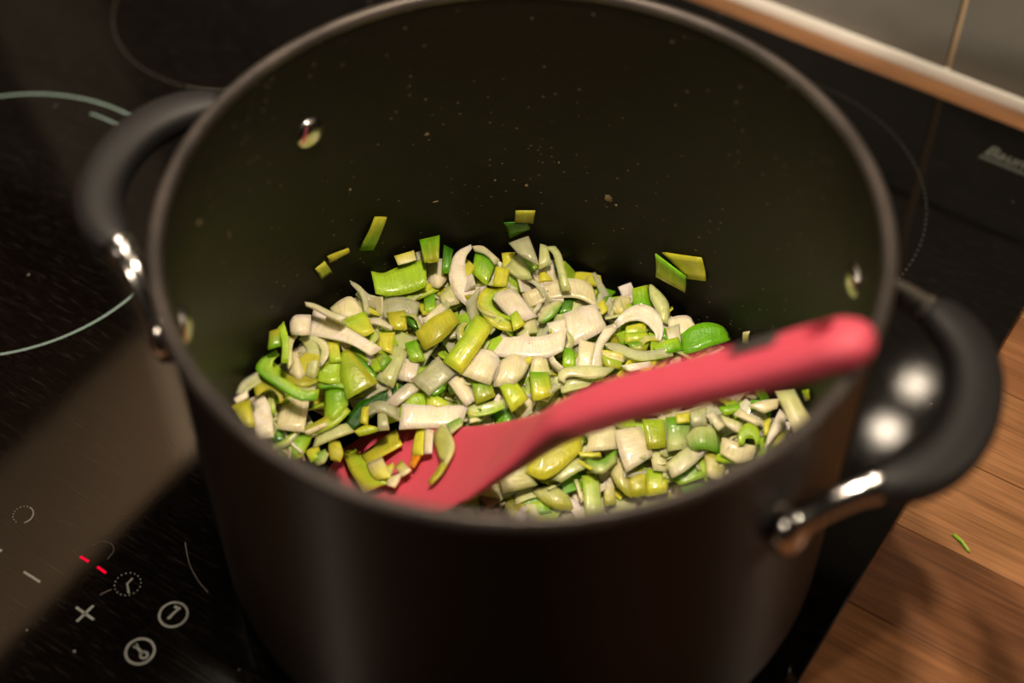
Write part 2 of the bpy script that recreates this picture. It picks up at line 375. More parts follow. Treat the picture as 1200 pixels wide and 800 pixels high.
# ------------------------------------------------------------------ range hood (above the frame, seen in the glass)
hood = empty('range_hood', (-0.16, 0.357, 0.662)); tag(hood, 'steel range hood with small lamps mounted above the hob', 'range hood')
HINV = Matrix.Translation((0.16, -0.357, -0.662))
def hd(o): o.parent = hood; o.matrix_parent_inverse = HINV; return o
hd(from_bm('canopy', box_bm(-0.545, 0.215, -0.06, 0.3575, 0.664, 0.76, 0.003), M_STEEL_DARK, smooth=False))
hd(from_bm('chimney', box_bm(-0.30, -0.02, 0.10, 0.3575, 0.7605, 1.6, 0.003), M_STEEL_DARK, smooth=False))
hd(from_bm('grease_filter', box_bm(-0.27, -0.06, -0.02, 0.30, 0.6605, 0.6638, 0.001), M_HOLE, smooth=False))
for lx, pw in ((-0.007, 1.0), (-0.315, 0.40)):
    for ly in (0.0134, 0.079):
        o = hd(from_bm('lamp_ring', ring_bm(lx, ly, 0.0165, 0.004, n=32, z=0.658, th=0.006), M_CHROME))
        area('hood_lamp_light', (lx, ly, 0.659), (lx, ly, 0), 0.026, HOOD_POWER * pw, WARM, 105 if lx > -.1 else 78)

wc = empty('wall_cabinet', (-1.0, 0.36, 0.67)); tag(wc, 'cream wall cabinet hung left of the range hood', 'cabinet')
WINV = Matrix.Translation((1.0, -0.36, -0.67)); M_CAB = mat('cabinet_laminate', s2l((0.80, 0.74, 0.66)), 0.6)
for nm, b in (('carcass', box_bm(-1.29, -0.69, 0.045, 0.3635, 0.67, 1.4, 0.001)), ('door', box_bm(-1.289, -0.991, 0.025, 0.0445, 0.668, 1.4, 0.001)), ('door', box_bm(-0.989, -0.691, 0.025, 0.0445, 0.668, 1.4, 0.001))):
    o = from_bm(nm, b, M_CAB, wc, smooth=False); o.matrix_parent_inverse = WINV

rc_ = empty('wall_cabinet', (0.70, 0.36, 0.62)); tag(rc_, 'added unseen cream wall cabinet right of the range hood', 'cabinet')  # out of view, added to carry the worktop fill and feed reflections
RINV = Matrix.Translation((-0.70, -0.36, -0.62))
for nm, b in (('carcass', box_bm(0.36, 1.10, 0.045, 0.3635, 0.62, 1.4, 0.001)), ('door', box_bm(0.361, 0.729, 0.025, 0.0445, 0.618, 1.4, 0.001)), ('door', box_bm(0.731, 1.099, 0.025, 0.0445, 0.618, 1.4, 0.001))):
    o = from_bm(nm, b, M_CAB, rc_, smooth=False); o.matrix_parent_inverse = RINV
lb = from_bm('added_light_bar', box_bm(0.58, 0.66, 0.17, 0.23, 0.603, 0.6195, 0.002), M_STEEL_DARK, rc_, smooth=False); lb.matrix_parent_inverse = RINV  # added housing around the worktop fill lamp, never in view

# ------------------------------------------------------------------ stock pot
pot = empty('stock_pot', (0, 0, 0)); tag(pot, 'big black non-stick stock pot with two side handles on the hob', 'pot')
def arc(cx, cz, r, a0, a1, n): return [(cx + r * math.cos(R(a0 + (a1 - a0) * i / n)), cz + r * math.sin(R(a0 + (a1 - a0) * i / n))) for i in range(n + 1)]
RO, RI = 0.1206, 0.1176
outer = [(0, 0.0006), (0.094, 0.0006)] + arc(RO - 0.0255, 0.0261, 0.0255, -88, 0, 12) + [(RO, 0.06), (RO, 0.10), (RO, 0.14), (RO + .0003, 0.168), (RO + .0016, 0.1775), (RO + .0018, 0.1800)]
from_bm('shell', lathe_bm(outer, 160), M_OUT, pot, angle=60)
inner = [(0, 0.006), (0.05, 0.006)] + arc(RI - 0.024, 0.030, 0.024, -90, 0, 14) + [(RI, 0.06), (RI, 0.10), (RI, 0.14), (RI + .0003, 0.168), (RI + .0012, 0.1775), (RI + .0014, 0.1800)]
from_bm('lining', lathe_bm(inner, 160), M_IN, pot, angle=60)
RESID = [(2.4837, 0.1168, 0.0012, 0.001), (1.8299, 0.0796, 0.002, 0.0024), (1.7998, 0.0767, 0.0008, 0.0008), (2.1309, 0.0814, 0.0009, 0.0009), (-2.9348, 0.129, 0.0008, 0.0024), (-2.7805, 0.1532, 0.001, 0.001), (2.4668, 0.0776, 0.0016, 0.0003), (2.2451, 0.085, 0.0006, 0.0006), (2.0155, 0.0958, 0.0005, 0.0007), (1.7393, 0.0224, 0.0005, 0.0012), (2.7864, 0.1016, 0.0006, 0.0006), (2.9056, 0.0716, 0.0006, 0.0006)]
M_BURNT = mat('dried_residue', s2l((0.40, 0.34, 0.22)), 0.7)
for ri, (az, z, w_, h_) in enumerate(RESID):
    bm = bmesh.new(); bmesh.ops.create_icosphere(bm, subdivisions=3, radius=1); ca, sa = math.cos(az), math.sin(az)
    for v in bm.verts:
        q = v.co.copy(); k = 0.6 + 0.7 * abs(noise.noise(q * 2.2 + Vector((ri * 5, 0, 0)))) + .3 * noise.noise(q * 6)
        a_, b_, c_ = q.x * 0.0005, q.y * w_ * k, q.z * h_ * k
        v.co = Vector((ca * (RI - .0001) - a_ * ca - sa * b_, sa * (RI - .0001) - a_ * sa + ca * b_, z + c_))
    from_bm('dried_residue', bm, M_BURNT, pot)
rc = (RO + RI) / 2 + .0016
rimp = [(rc + 0.0024 * math.cos(R(a)) * 1.0, 0.1812 + 0.0028 * math.sin(R(a))) for a in range(0, 360, 30)]
from_bm('rim', lathe_bm(rimp, 160, close=True), M_RIM, pot)
def pot_handle(az, zc, du):
    ca, sa = math.cos(R(az)), math.sin(R(az))
    def w(u, v, z): return Vector((u * ca - v * sa, u * sa + v * ca, z))
    base = [(0.1335, -0.0385), (0.1395, -0.0350), (0.1465, -0.0285), (0.1520, -0.0190), (0.1550, -0.0070), (0.1550, 0.0070), (0.1520, 0.0190), (0.1465, 0.0285), (0.1395, 0.0350), (0.1335, 0.0385)]
    pth = crom([w(u + du, v, zc + 0.001 * (1 - (v / .0385) ** 2)) for u, v in base], 40)
    def sec(i):
        t = abs(i / 39 * 2 - 1); k = 1 - t ** 4
        e = 1.0 if t < 0.96 else 0.86
        return ((0.0056 + 0.0032 * k) * e, (0.0056 + 0.0009 * k) * e)
    grip = from_bm('handle', sweep_bm(pth, sec, n=20, power=0.82), M_GRIP, pot, angle=50)
    for s in (-1, 1):
        ra = 26 * s
        pl = w(0.1225 * math.cos(R(ra)), 0.1225 * math.sin(R(ra)), 0.1345)
        p1 = w(0.1264 * math.cos(R(ra * .95)), 0.1264 * math.sin(R(ra * .95)), 0.1400)
        p2 = w(0.1240 + du * .5, 0.0455 * s, zc - 0.004)
        p3 = w(0.1350 + du, 0.0368 * s, zc)
        bp = crom([pl, p1, p2, p3], 18)
        br = from_bm('bracket', sweep_bm(bp, lambda i: (0.0048, 0.0046) if i > 5 else (0.0055, 0.0052), n=14), M_CHROME, grip, angle=50)
        tt = (p3 - p2).normalized()
        cl = [p2.lerp(p3, .55 + k * .15) for k in range(4)]
        from_bm('ferrule', sweep_bm(cl, lambda i: (0.0056, 0.0053) if 0 < i < 3 else (0.0052, 0.0049), n=18), M_CHROME, grip, angle=40)
        # base plate against the shell
        bm = bmesh.new(); bmesh.ops.create_uvsphere(bm, u_segments=20, v_segments=10, radius=1)
        nrm = (w(1, math.tan(R(ra)), 0) - w(0, 0, 0)).normalized(); tan = Vector((-nrm.y, nrm.x, 0)); ctr = nrm * (RO + 0.0048) + Vector((0, 0, 0.1345))
        for v in bm.verts: c = v.co.copy(); v.co = ctr + nrm * c.x * 0.0058 + tan * c.y * 0.0075 + Vector((0, 0, c.z * 0.0105))
        from_bm('mounting_plate', bm, M_CHROME, grip)
        # domed rivet on the inside
        bm = bmesh.new(); bmesh.ops.create_uvsphere(bm, u_segments=24, v_segments=12, radius=1)
        ctr = nrm * (RI + 0.0004) + Vector((0, 0, 0.1415))
        for v in bm.verts: c = v.co.copy(); v.co = ctr + nrm * c.x * 0.0030 + tan * c.y * 0.0070 + Vector((0, 0, c.z * 0.0070))
        from_bm('rivet', bm, M_CHROME, grip)
pot_handle(193, 0.157, 0.0015)
pot_handle(11.5, 0.150, 0.0012)

# ------------------------------------------------------------------ silicone spatula
T0 = Vector((0.1229, 0.0038, 0.0)); SD = Vector((-0.9848, -0.1736, 0.0)); SN = Vector((0.1736, -0.9848, 0.0))
PROF = [(0.0, 0.1930), (0.009, 0.188), (0.0173, 0.1804), (0.0296, 0.1687), (0.0426, 0.1572), (0.0562, 0.1455), (0.0705, 0.1325), (0.0855, 0.1182), (0.1005, 0.1000), (0.1113, 0.0845), (0.128, 0.0625), (0.142, 0.0480), (0.160, 0.0335), (0.178, 0.0215), (0.194, 0.0140), (0.204, 0.0105)]
def lerp_tab(tab, s):
    for (a, x), (b, y) in zip(tab[:-1], tab[1:]):
        if s <= b: return x + (y - x) * max(0, (s - a) / (b - a))
    return tab[-1][1]
def blade_z(s): return lerp_tab(PROF, s)
HW = [(0, .0040), (.0015, .0062), (.004, .0080), (.009, .0093), (.02, .0098), (.05, .0098), (.08, .0095), (.098, .0092), (.106, .0105), (.116, .0150), (.126, .0195), (.138, .0228), (.155, .0255), (.175, .0275), (.190, .0270), (.198, .0235), (.2025, .0150), (.204, .0060)]
HT = [(0, .0028), (.0015, .0045), (.004, .0058), (.009, .0066), (.05, .0068), (.085, .0066), (.100, .0060), (.112, .0045), (.126, .0028), (.15, .0020), (.19, .0014), (.204, .0007)]
DI = [(0, 0), (.098, 0), (.125, .0025), (.16, .0045), (.19, .003), (.204, .0008)]
bm = bmesh.new(); rings = []; NS = 72; NK = 28
path = crom([T0 + SD * s + Vector((0, 0, z)) for s, z in PROF], 400)
def at_s(s):
    best = min(range(400), key=lambda i: abs((path[i] - T0).dot(SD) - s)); return best
for j in range(NS):
    t = j / (NS - 1); s = 0.204 * (0.5 - 0.5 * math.cos(math.pi * t)) if (t < .12 or t > .88) else 0.204 * t + 0.204 * (0.5 - 0.5 * math.cos(math.pi * t) - t) 
    i = at_s(s); tg = (path[min(i + 3, 399)] - path[max(i - 3, 0)]).normalized(); nn = SN.cross(tg).normalized()
    if nn.z < 0: nn = -nn
    hw, ht, di = lerp_tab(HW, s), lerp_tab(HT, s), lerp_tab(DI, s); ring = []
    p = T0 + SD * s + Vector((0, 0, path[i].z))
    for k in range(NK):
        a = 2 * math.pi * k / NK; ca, sa = math.cos(a), math.sin(a)
        y = hw * math.copysign(abs(ca) ** 0.8, ca); z = ht * math.copysign(abs(sa) ** 0.85, sa)
        ring.append(bm.verts.new(p + SN * y + nn * (z + di * ((y / hw) ** 2 - 0.6))))
    rings.append(ring)
for a, b in zip(rings[:-1], rings[1:]):
    for k in range(NK): bm.faces.new((a[k], a[(k + 1) % NK], b[(k + 1) % NK], b[k]))
bm.faces.new(rings[0]); bm.faces.new(rings[-1][::-1])
def frame(s):
    i = at_s(s); tg = (path[min(i + 3, 399)] - path[max(i - 3, 0)]).normalized(); nn = SN.cross(tg).normalized()
    if nn.z < 0: nn = -nn
    return path[i], tg, nn
spat = empty('silicone_spatula', T0 + SD * .1 + Vector((0, 0, .08)))
tag(spat, 'coral pink silicone spoon spatula leaning in the pot with its handle on the rim', 'spatula')
SINV = Matrix.Translation(-(T0 + SD * .1 + Vector((0, 0, .08))))
body = from_bm('spatula_body', bm, M_PINK, None, angle=70)
# hanging hole, cut through the handle end
c0, tg, nn = frame(0.0125)
cb = bmesh.new(); bmesh.ops.create_cone(cb, cap_ends=True, segments=24, radius1=1, radius2=1, depth=1)
for v in cb.verts:
    q = v.co.copy(); v.co = c0 - SN * 0.0020 + tg * q.x * 0.0058 + SN * q.y * 0.0036 + nn * q.z * 0.05
cut = from_bm('cutter', cb, None, None, smooth=False)
md = body.modifiers.new('hole', 'BOOLEAN'); md.object = cut; md.operation = 'DIFFERENCE'; md.solver = 'FAST'
dg = bpy.context.evaluated_depsgraph_get(); dg.update()
me2 = bpy.data.meshes.new_from_object(body.evaluated_get(dg)); body.modifiers.clear(); body.data = me2
for p_ in me2.polygons: p_.use_smooth = True
me2.set_sharp_from_angle(angle=R(45))
bpy.data.objects.remove(cut)
body.parent = spat; body.matrix_parent_inverse = SINV
c0, tg, nn = frame(0.031)
ib = box_bm(-.0090, .0090, -.0036, .0036, -.0005, .0008, .0005, 2)
for v in ib.verts: q = v.co.copy(); n2 = (nn - SN * 0.30).normalized(); s2 = (SN + nn * 0.30).normalized(); v.co = c0 - SN * .0012 + tg * q.x + s2 * q.y + n2 * (q.z + .0068)
o = from_bm('inlay_plate', ib, M_INLAY, spat); o.matrix_parent_inverse = SINV; o['label'] = 'dark grey inlay plate'

# ------------------------------------------------------------------ leeks
PAL = {k: s2l(v) for k, v in dict(W=(.90, .865, .79), C=(.89, .86, .70), P=(.78, .82, .58), G=(.74, .75, .63), Y=(.80, .80, .26),
       L=(.62, .77, .20), K=(.38, .62, .10), D=(.13, .33, .05), O=(.65, .65, .20), R=(.80, .52, .12)).items()}
def leaf_mesh(name, A, B, c0, c1, n=9, m=4, th=0.0011, seed=0, crown=None, sheer=0.0, grow=1.16):
    r = random.Random(seed); n = n if len(A) < 4 else 13
    if grow: 
        for i in range(min(len(A), len(B))):
            a_, b_ = A[i], B[i]; mid = (a_ + b_) / 2; A[i] = mid + (a_ - mid) * grow; B[i] = mid + (b_ - mid) * grow
    Pa, Pb = crom(A, n), crom(B, n); ctr = sum(Pa + Pb, Vector()) / (2 * n)
    if crown is None: crown = r.uniform(-.0006, .0009)
    G = [[None] * (m + 1) for _ in range(n)]
    for i in range(n):
        for j in range(m + 1): G[i][j] = Pa[i].lerp(Pb[i], j / m)
    N = [[None] * (m + 1) for _ in range(n)]
    for i in range(n):
        for j in range(m + 1):
            du = G[min(i + 1, n - 1)][j] - G[max(i - 1, 0)][j]; dv = G[i][min(j + 1, m)] - G[i][max(j - 1, 0)]
            q = du.cross(dv); N[i][j] = q.normalized() if q.length > 1e-12 else Vector((0, 0, 1))
    verts, cols = [], []
    ln = sum((Pa[i + 1] - Pa[i]).length for i in range(n - 1)) * 1000; wd = (Pa[n // 2] - Pb[n // 2]).length * 1000
    for side in (1, -1):
        for i in range(n):
            wv = 1.0 + 0.13 * noise.noise(Vector((i * .9 + seed * 7.3, seed * 1.7, 0)))
            for j in range(m + 1):
                e = crown * (1 - (2 * j / m - 1) ** 2) + 0.00022 * noise.noise(G[i][j] * 220 + Vector((seed, 0, 0)))
                taper = 0.55 if j in (0, m) or i in (0, n - 1) else 1.0
                verts.append(G[i][j] - ctr + N[i][j] * (e + side * th / 2 * taper))
                t = min(1, max(0, j / m + 0.25 * noise.noise(G[i][j] * 150 + Vector((0, seed, 0)))))
                h_ = 0.5 + 0.5 * noise.noise(G[i][j] * 90 + Vector((seed * 3.1, 0, 5))); tint = (1 + .08 * h_, 1 + .05 * h_, 1 - .13 * h_)
                cols.append(tuple((c0[k] * (1 - t) + c1[k] * t) * wv * tint[k] for k in range(3)) + (sheer,))
    o = n * (m + 1); ix = lambda i, j, s=0: s * o + i * (m + 1) + j; F = []
    for i in range(n - 1):
        for j in range(m):
            F.append((ix(i, j), ix(i + 1, j), ix(i + 1, j + 1), ix(i, j + 1)))
            F.append((ix(i, j, 1), ix(i, j + 1, 1), ix(i + 1, j + 1, 1), ix(i + 1, j, 1)))
    for i in range(n - 1):
        F.append((ix(i, 0), ix(i, 0, 1), ix(i + 1, 0, 1), ix(i + 1, 0))); F.append((ix(i, m), ix(i + 1, m), ix(i + 1, m, 1), ix(i, m, 1)))
    for j in range(m):
        F.append((ix(0, j), ix(0, j + 1), ix(0, j + 1, 1), ix(0, j, 1))); F.append((ix(n - 1, j), ix(n - 1, j, 1), ix(n - 1, j + 1, 1), ix(n - 1, j + 1)))
    me = bpy.data.meshes.new(name); me.from_pydata(verts, [], F)
    at = me.color_attributes.new('leaf_colour', 'FLOAT_COLOR', 'POINT')
    at.data.foreach_set('color', [x for c in cols for x in c])
    uv = me.uv_layers.new(name='uv'); off = r.uniform(0, 500)
    for lp in me.loops:
        v = lp.vertex_index % o; i, j = divmod(v, m + 1); uv.data[lp.index].uv = (off + i / (n - 1) * ln, j / m * wd)
    for p in me.polygons: p.use_smooth = True
    me.materials.append(M_LEEK); me.update()
    return me, ctr
PLACES = []
COLNAME = dict(W='white', C='cream', P='pale green', G='greyish', Y='yellow', L='lime green')
SHEER = dict(W=.03, C=.10, P=.24, G=.36, Y=.08, L=.06, K=.03, D=.02, O=.10, R=.1)
ROOTS = {}; CNT = [0]
def L(label, cc, sub, bulge, A, B):
    CNT[0] += 1
    A = [Vector(A[i:i + 3]) / 10000 for i in range(0, len(A), 3)]; B = [Vector(B[i:i + 3]) / 10000 for i in range(0, len(B), 3)]
    me, ctr = leaf_mesh('leek_slice', A, B, PAL[cc[0]], PAL[cc[1]], seed=CNT[0], th=0.0014 if not sub else 0.0011, sheer=(SHEER[cc[0]] + SHEER[cc[1]]) / 2)
    if sub:
        if label not in ROOTS:
            rt = empty('leek_chunk', ctr); tag(rt, label, 'leek', 'chopped leeks in the pot'); ROOTS[label] = rt
        rt = ROOTS[label]; o = bpy.data.objects.new('layer', me); COL.objects.link(o); o.parent = rt; o.location = ctr - Vector(rt.location)
    else:
        o = bpy.data.objects.new('leek_slice', me); COL.objects.link(o); o.location = ctr; tag(o, label, 'leek', 'chopped leeks in the pot')
        if len(label.split()) <= 9 and not label.startswith('tiny'): PLACES.append((ctr, label))
L("small white leek block at the left rear edge of the heap","WW",0,2,[-1152,-1,552,-1138,26,573,-1097,69,558],[-1117,-41,542,-1075,-29,557,-1052,2,542])
L("long tapering white leek band lying over the coiled leek slice","WW",0,1.5,[-1136,128,514,-1031,128,514,-923,131,503,-789,139,478],[-1091,27,493,-1018,50,500,-909,83,494,-808,92,473])
L("thin curled leek sliver poking out behind the long white band","GW",0,0,[-1148,98,589,-1110,113,588,-1040,121,581,-956,138,574],[-1135,87,586,-1096,94,583,-1024,98,575,-965,108,571])
L("cream domed leek slice behind a lime green square","CC",0,2,[-1107,203,471,-1082,251,492,-1053,285,494,-995,277,471],[-1068,180,463,-1021,192,475,-999,211,476,-964,248,462])
L("upright grey white leek sliver pointing up against the pot wall","GG",0,0,[-1103,343,524,-1043,342,517,-990,312,506,-938,258,491],[-1090,332,520,-1040,319,513,-1001,296,504,-956,246,492])
L("lime green leek square beside the long white band","LY",0,0.8,[-1019,149,485,-983,198,496,-953,255,495],[-902,153,473,-886,174,482,-876,204,479])
L("small olive leek scrap against the left pot wall","OK",0,0.5,[-1146,-131,618,-1131,-116,623,-1121,-96,621],[-1109,-191,605,-1089,-173,610,-1075,-150,607])
L("upright green leek strip just left of the coiled slice","LL",0,0.5,[-1152,-73,590,-1092,-123,580,-1042,-194,559],[-1151,-39,595,-1081,-97,583,-1019,-179,559])
L("coiled leek slice of nested pale rings at the left of the heap","CP",1,1,[-1133,-38,513,-1111,-83,511,-1075,-130,500,-1042,-163,483],[-1107,-6,515,-1099,-51,515,-1076,-93,506,-1041,-130,488])
L("coiled leek slice of nested pale rings at the left of the heap","CC",1,3,[-1095,-116,466,-1066,-91,493,-1047,-50,471],[-1046,-164,453,-990,-168,473,-979,-129,451])
L("coiled leek slice of nested pale rings at the left of the heap","PP",1,1.5,[-1103,-16,494,-1053,-32,498,-1008,-74,487,-973,-140,461],[-1082,16,497,-1017,-4,499,-970,-49,487,-937,-131,459])
L("coiled leek slice of nested pale rings at the left of the heap","OO",1,2,[-1093,-159,462,-1031,-179,468,-983,-162,466,-953,-105,455],[-1057,-183,454,-996,-203,461,-947,-185,459,-923,-128,449])
L("coiled leek slice of nested pale rings at the left of the heap","PW",1,1,[-1064,3,489,-1026,7,494,-984,-14,486,-969,-59,470],[-1065,22,492,-998,30,494,-953,-8,484,-948,-64,467])
L("bright green looped leek ring under the coiled slice","KL",0,1,[-1109,-146,548,-1131,-231,543,-1101,-274,536,-1002,-279,525,-894,-279,511,-835,-231,506],[-1088,-156,545,-1087,-207,542,-1043,-241,535,-987,-241,529,-902,-239,518,-853,-197,513])
L("greyish curled leek edge at the far left of the heap","GP",0,1,[-1064,-446,604,-1072,-395,621,-1052,-324,621],[-1040,-439,602,-1030,-399,616,-1017,-347,614])
L("narrow pinkish white leek sliver at the far left of the heap","WW",0,0.3,[-1052,-475,610,-1041,-445,616,-1033,-412,617],[-1032,-484,606,-1020,-460,611,-1011,-434,612])
L("olive yellow leek slab by the left front rim","OY",0,0.8,[-1035,-506,606,-1010,-480,615,-992,-447,611],[-948,-542,592,-926,-533,598,-911,-518,592])
L("tall white leek slab leaning at the left beside a cream square","WW",0,0.6,[-1100,-348,446,-1031,-413,435,-960,-472,414],[-1084,-301,452,-1007,-342,443,-916,-434,415])
L("olive leek curl arching above the tall white slab","OY",0,1.5,[-1113,-307,490,-1103,-267,505,-1052,-246,506,-991,-259,495,-960,-290,477],[-1071,-345,480,-1050,-302,494,-1019,-285,497,-989,-295,489,-968,-314,474])
L("large cream leek square at the left front of the heap","CC",0,1,[-1011,-270,414,-953,-246,420,-905,-214,411],[-953,-375,392,-894,-353,398,-845,-322,389])
L("pale green sliver between the tall white slab and the cream square","PL",0,0.4,[-1065,-290,431,-1052,-279,435,-1043,-266,432],[-998,-343,416,-990,-338,420,-985,-330,417])
L("bright green leek slab right of the cream square","KL",0,1.5,[-901,-112,397,-857,-86,410,-815,-61,395],[-822,-229,371,-787,-198,386,-781,-114,384])
L("lime leek leaf right of the coiled slice","LL",0,1,[-961,-80,434,-942,-22,450,-914,23,445],[-941,-113,427,-890,-97,433,-856,-62,426])
L("small yellow green leek slab under the long white band","YL",0,0.5,[-1001,46,471,-979,57,474,-962,72,471],[-942,-21,454,-921,-6,459,-905,13,455])
L("thin green leek edge below the lime leaf","LK",0,0.5,[-935,-122,417,-886,-74,423,-833,-59,416],[-912,-135,412,-868,-100,418,-821,-75,412])
L("broad olive green leek leaf with pale stripes","LO",0,1,[-936,52,441,-867,-35,429,-785,-101,402],[-926,87,445,-806,38,434,-730,16,413])
L("wet dark green leek leaf under the end of the long white band","KK",0,1,[-949,91,437,-898,127,446,-810,120,427],[-855,48,420,-781,31,419,-739,28,405])
L("dark green leek leaf running down towards the spatula tip","DD",0,1,[-705,127,365,-731,4,356,-760,-76,347,-761,-178,324],[-652,134,360,-662,12,350,-689,-90,338,-720,-175,321])
L("long olive leek strip slanting below the bright green slab","OL",0,1,[-871,-316,362,-813,-206,381,-807,-120,385],[-806,-292,359,-763,-215,375,-757,-135,377])
L("pale forked leek strip above the spatula tip","PP",0,1,[-813,-298,338,-788,-242,353,-739,-180,348],[-794,-341,330,-752,-279,344,-697,-190,342])
L("thin cream leek strip above the pale forked strip","CC",0,0.3,[-856,-322,368,-829,-281,374,-803,-236,375],[-833,-325,365,-809,-286,371,-788,-245,373])
L("green leek lump by the left front rim","KL",0,2,[-897,-405,333,-881,-349,357,-835,-291,343],[-842,-433,323,-805,-409,341,-817,-339,334])
L("small wet dark green scrap under the cream square","KD",0,0.8,[-976,-395,369,-957,-379,376,-944,-356,371],[-928,-423,360,-910,-408,367,-899,-386,362])
L("yellow leek scrap by the left front rim","YL",0,1,[-813,-370,314,-796,-347,324,-788,-316,319],[-770,-392,306,-755,-373,317,-749,-346,311])
L("grey green leek nub near the front rim","KP",0,1.5,[-764,-384,302,-764,-353,320,-755,-314,311],[-740,-386,299,-720,-365,314,-732,-322,308])
L("olive yellow leek curl beside the spatula tip","OY",0,1,[-769,-256,317,-743,-301,317,-709,-336,300],[-733,-251,314,-688,-287,313,-676,-323,298])
L("small yellow green leek block with two layers near the rear wall","YC",1,0.5,[-1014,547,543,-985,579,549,-960,618,548],[-980,524,535,-951,554,541,-927,589,540])
L("small yellow green leek block with two layers near the rear wall","KK",1,0.5,[-1008,558,487,-984,585,493,-964,618,492],[-987,541,482,-965,567,488,-946,599,487])
L("big lime green curved leek band at the rear of the heap","LL",0,-2,[-1062,440,508,-1019,473,493,-977,541,499,-899,618,519],[-993,375,489,-948,404,473,-881,468,476,-831,527,496])
L("yellow leek strip under the big lime green band","YL",0,0.5,[-933,450,439,-882,499,446,-850,570,450],[-889,444,433,-845,479,439,-797,564,443])
L("upright green leek piece with folded top at the rear","KO",0,-2,[-944,643,595,-923,683,582,-885,707,599],[-875,576,576,-854,602,560,-828,618,577])
L("glossy white rounded leek piece at the end of the lime band","WC",0,3,[-915,631,460,-884,652,486,-872,700,467],[-849,567,442,-800,570,463,-806,636,448])
L("narrow dark green leek slab behind the white curl","DK",0,0.4,[-886,736,513,-860,734,513,-838,737,508],[-823,630,488,-809,636,491,-798,646,488])
L("grey translucent scrap behind the small yellow green block","GG",0,0.4,[-963,631,519,-952,642,523,-945,658,521],[-934,604,511,-924,612,515,-918,625,513])
L("large white leek curl shaped like a crescent at the rear","WW",0,1,[-804,826,492,-830,751,489,-798,652,471,-721,584,449,-644,570,432],[-791,814,489,-787,754,485,-738,682,469,-675,654,455,-632,683,449])
L("pale tail strip hanging under the large white curl","GG",0,0.5,[-653,570,449,-608,516,440,-551,478,423],[-644,655,462,-610,579,450,-530,492,423])
L("dark green leek slab inside the large white curl","KL",0,0.6,[-780,823,459,-725,826,459,-675,835,449],[-740,737,440,-692,725,438,-648,720,427])
L("cream leek slice leaning behind the large white curl","CG",0,0.6,[-800,827,483,-751,849,486,-662,835,468],[-779,815,478,-726,824,479,-665,807,464])
L("yellow green hooked leek ring around a white block","YL",0,1,[-632,689,444,-626,622,438,-555,562,423,-477,550,410,-425,576,402],[-579,704,440,-579,643,436,-531,612,428,-480,613,421,-468,642,417])
L("lime leek tab in front of the white block","LY",0,0.4,[-459,615,433,-452,631,438,-448,652,437],[-413,566,420,-400,591,426,-389,621,426])
L("white leek block held by the yellow green hook","WW",0,1.5,[-586,661,431,-551,702,447,-518,746,437],[-483,625,414,-422,633,422,-381,697,414])
L("translucent cream leek slice below the white block","CP",0,1,[-420,650,401,-400,672,411,-387,706,406],[-400,579,387,-365,604,396,-336,641,390])
L("bright yellow ribbed leek square at the rear","YY",0,0.8,[-669,812,436,-636,819,440,-609,836,433],[-628,737,419,-600,748,425,-578,769,418])
L("small yellow leek scrap at the rear edge","YY",0,0.5,[-694,904,426,-668,920,430,-646,941,427],[-655,852,413,-639,869,418,-627,891,416])
L("pale green leek slice leaning on a yellow scrap","PP",0,0.6,[-639,841,415,-630,892,428,-624,949,432],[-560,837,406,-537,852,411,-518,875,407])
L("narrow bright green slab between pale slices at the rear","LK",0,0.4,[-629,964,416,-578,951,411,-529,942,400],[-600,926,406,-567,909,403,-536,896,394])
L("grey translucent leek slice standing at the rear wall","GG",0,0.8,[-658,911,506,-627,943,515,-602,984,512],[-598,889,496,-545,889,497,-498,898,486])
L("pale leek strip bent downward at the rear right of the heap","PP",0,1.5,[-536,1013,465,-486,998,468,-429,944,453,-356,870,421],[-503,1040,466,-453,1010,466,-394,951,450,-327,894,421])
L("pale green upright leek slice beside the bent strip","PP",0,0.4,[-559,1008,467,-543,1010,469,-529,1017,465],[-505,910,444,-487,934,450,-472,962,449])
L("white leek wedge with a yellow core below the bent strip","WC",1,1,[-530,900,393,-507,948,408,-491,1008,407],[-478,862,381,-444,885,390,-416,918,384])
L("white leek wedge with a yellow core below the bent strip","YY",1,0.6,[-503,914,408,-489,921,412,-480,934,408],[-483,876,399,-458,893,404,-437,916,401])
L("long cream leek band arching across the rear of the heap","CC",0,2,[-512,791,371,-447,883,392,-381,953,401,-293,989,392,-239,960,368],[-461,754,359,-395,836,378,-316,899,384,-248,917,375,-190,917,356])
L("green rimmed leek slice in the gap under the cream arch","CK",0,1,[-378,707,361,-382,781,382,-357,846,381],[-355,712,359,-331,770,375,-338,843,379])
L("dark green leek scrap under the cream arch","DK",0,0.4,[-377,857,359,-345,877,362,-317,902,359],[-331,806,345,-309,823,349,-289,844,347])
L("large white layered leek block at the centre right","WW",0,1.5,[-294,780,377,-245,840,394,-205,903,387],[-204,666,349,-146,751,369,-110,841,366])
L("white edge strip left of the large layered block","WW",0,0.5,[-325,699,384,-301,722,390,-274,763,389],[-282,659,373,-256,672,377,-237,718,378])
L("curved grey white sliver standing at the rear right edge","GG",0,0.5,[-334,1088,350,-262,1028,336,-196,979,321,-151,921,302],[-327,1098,351,-257,1057,340,-188,1010,325,-140,938,304])
L("tiny yellow leek bit behind the large white block","YY",0,0.3,[-220,937,346,-210,956,351,-202,979,351],[-181,902,336,-173,922,341,-168,946,342])
L("broad white curved leek band at the centre of the heap","WW",0,-2,[-421,498,425,-366,553,412,-290,603,412,-218,685,433],[-420,412,411,-332,468,395,-227,538,395,-180,598,415])
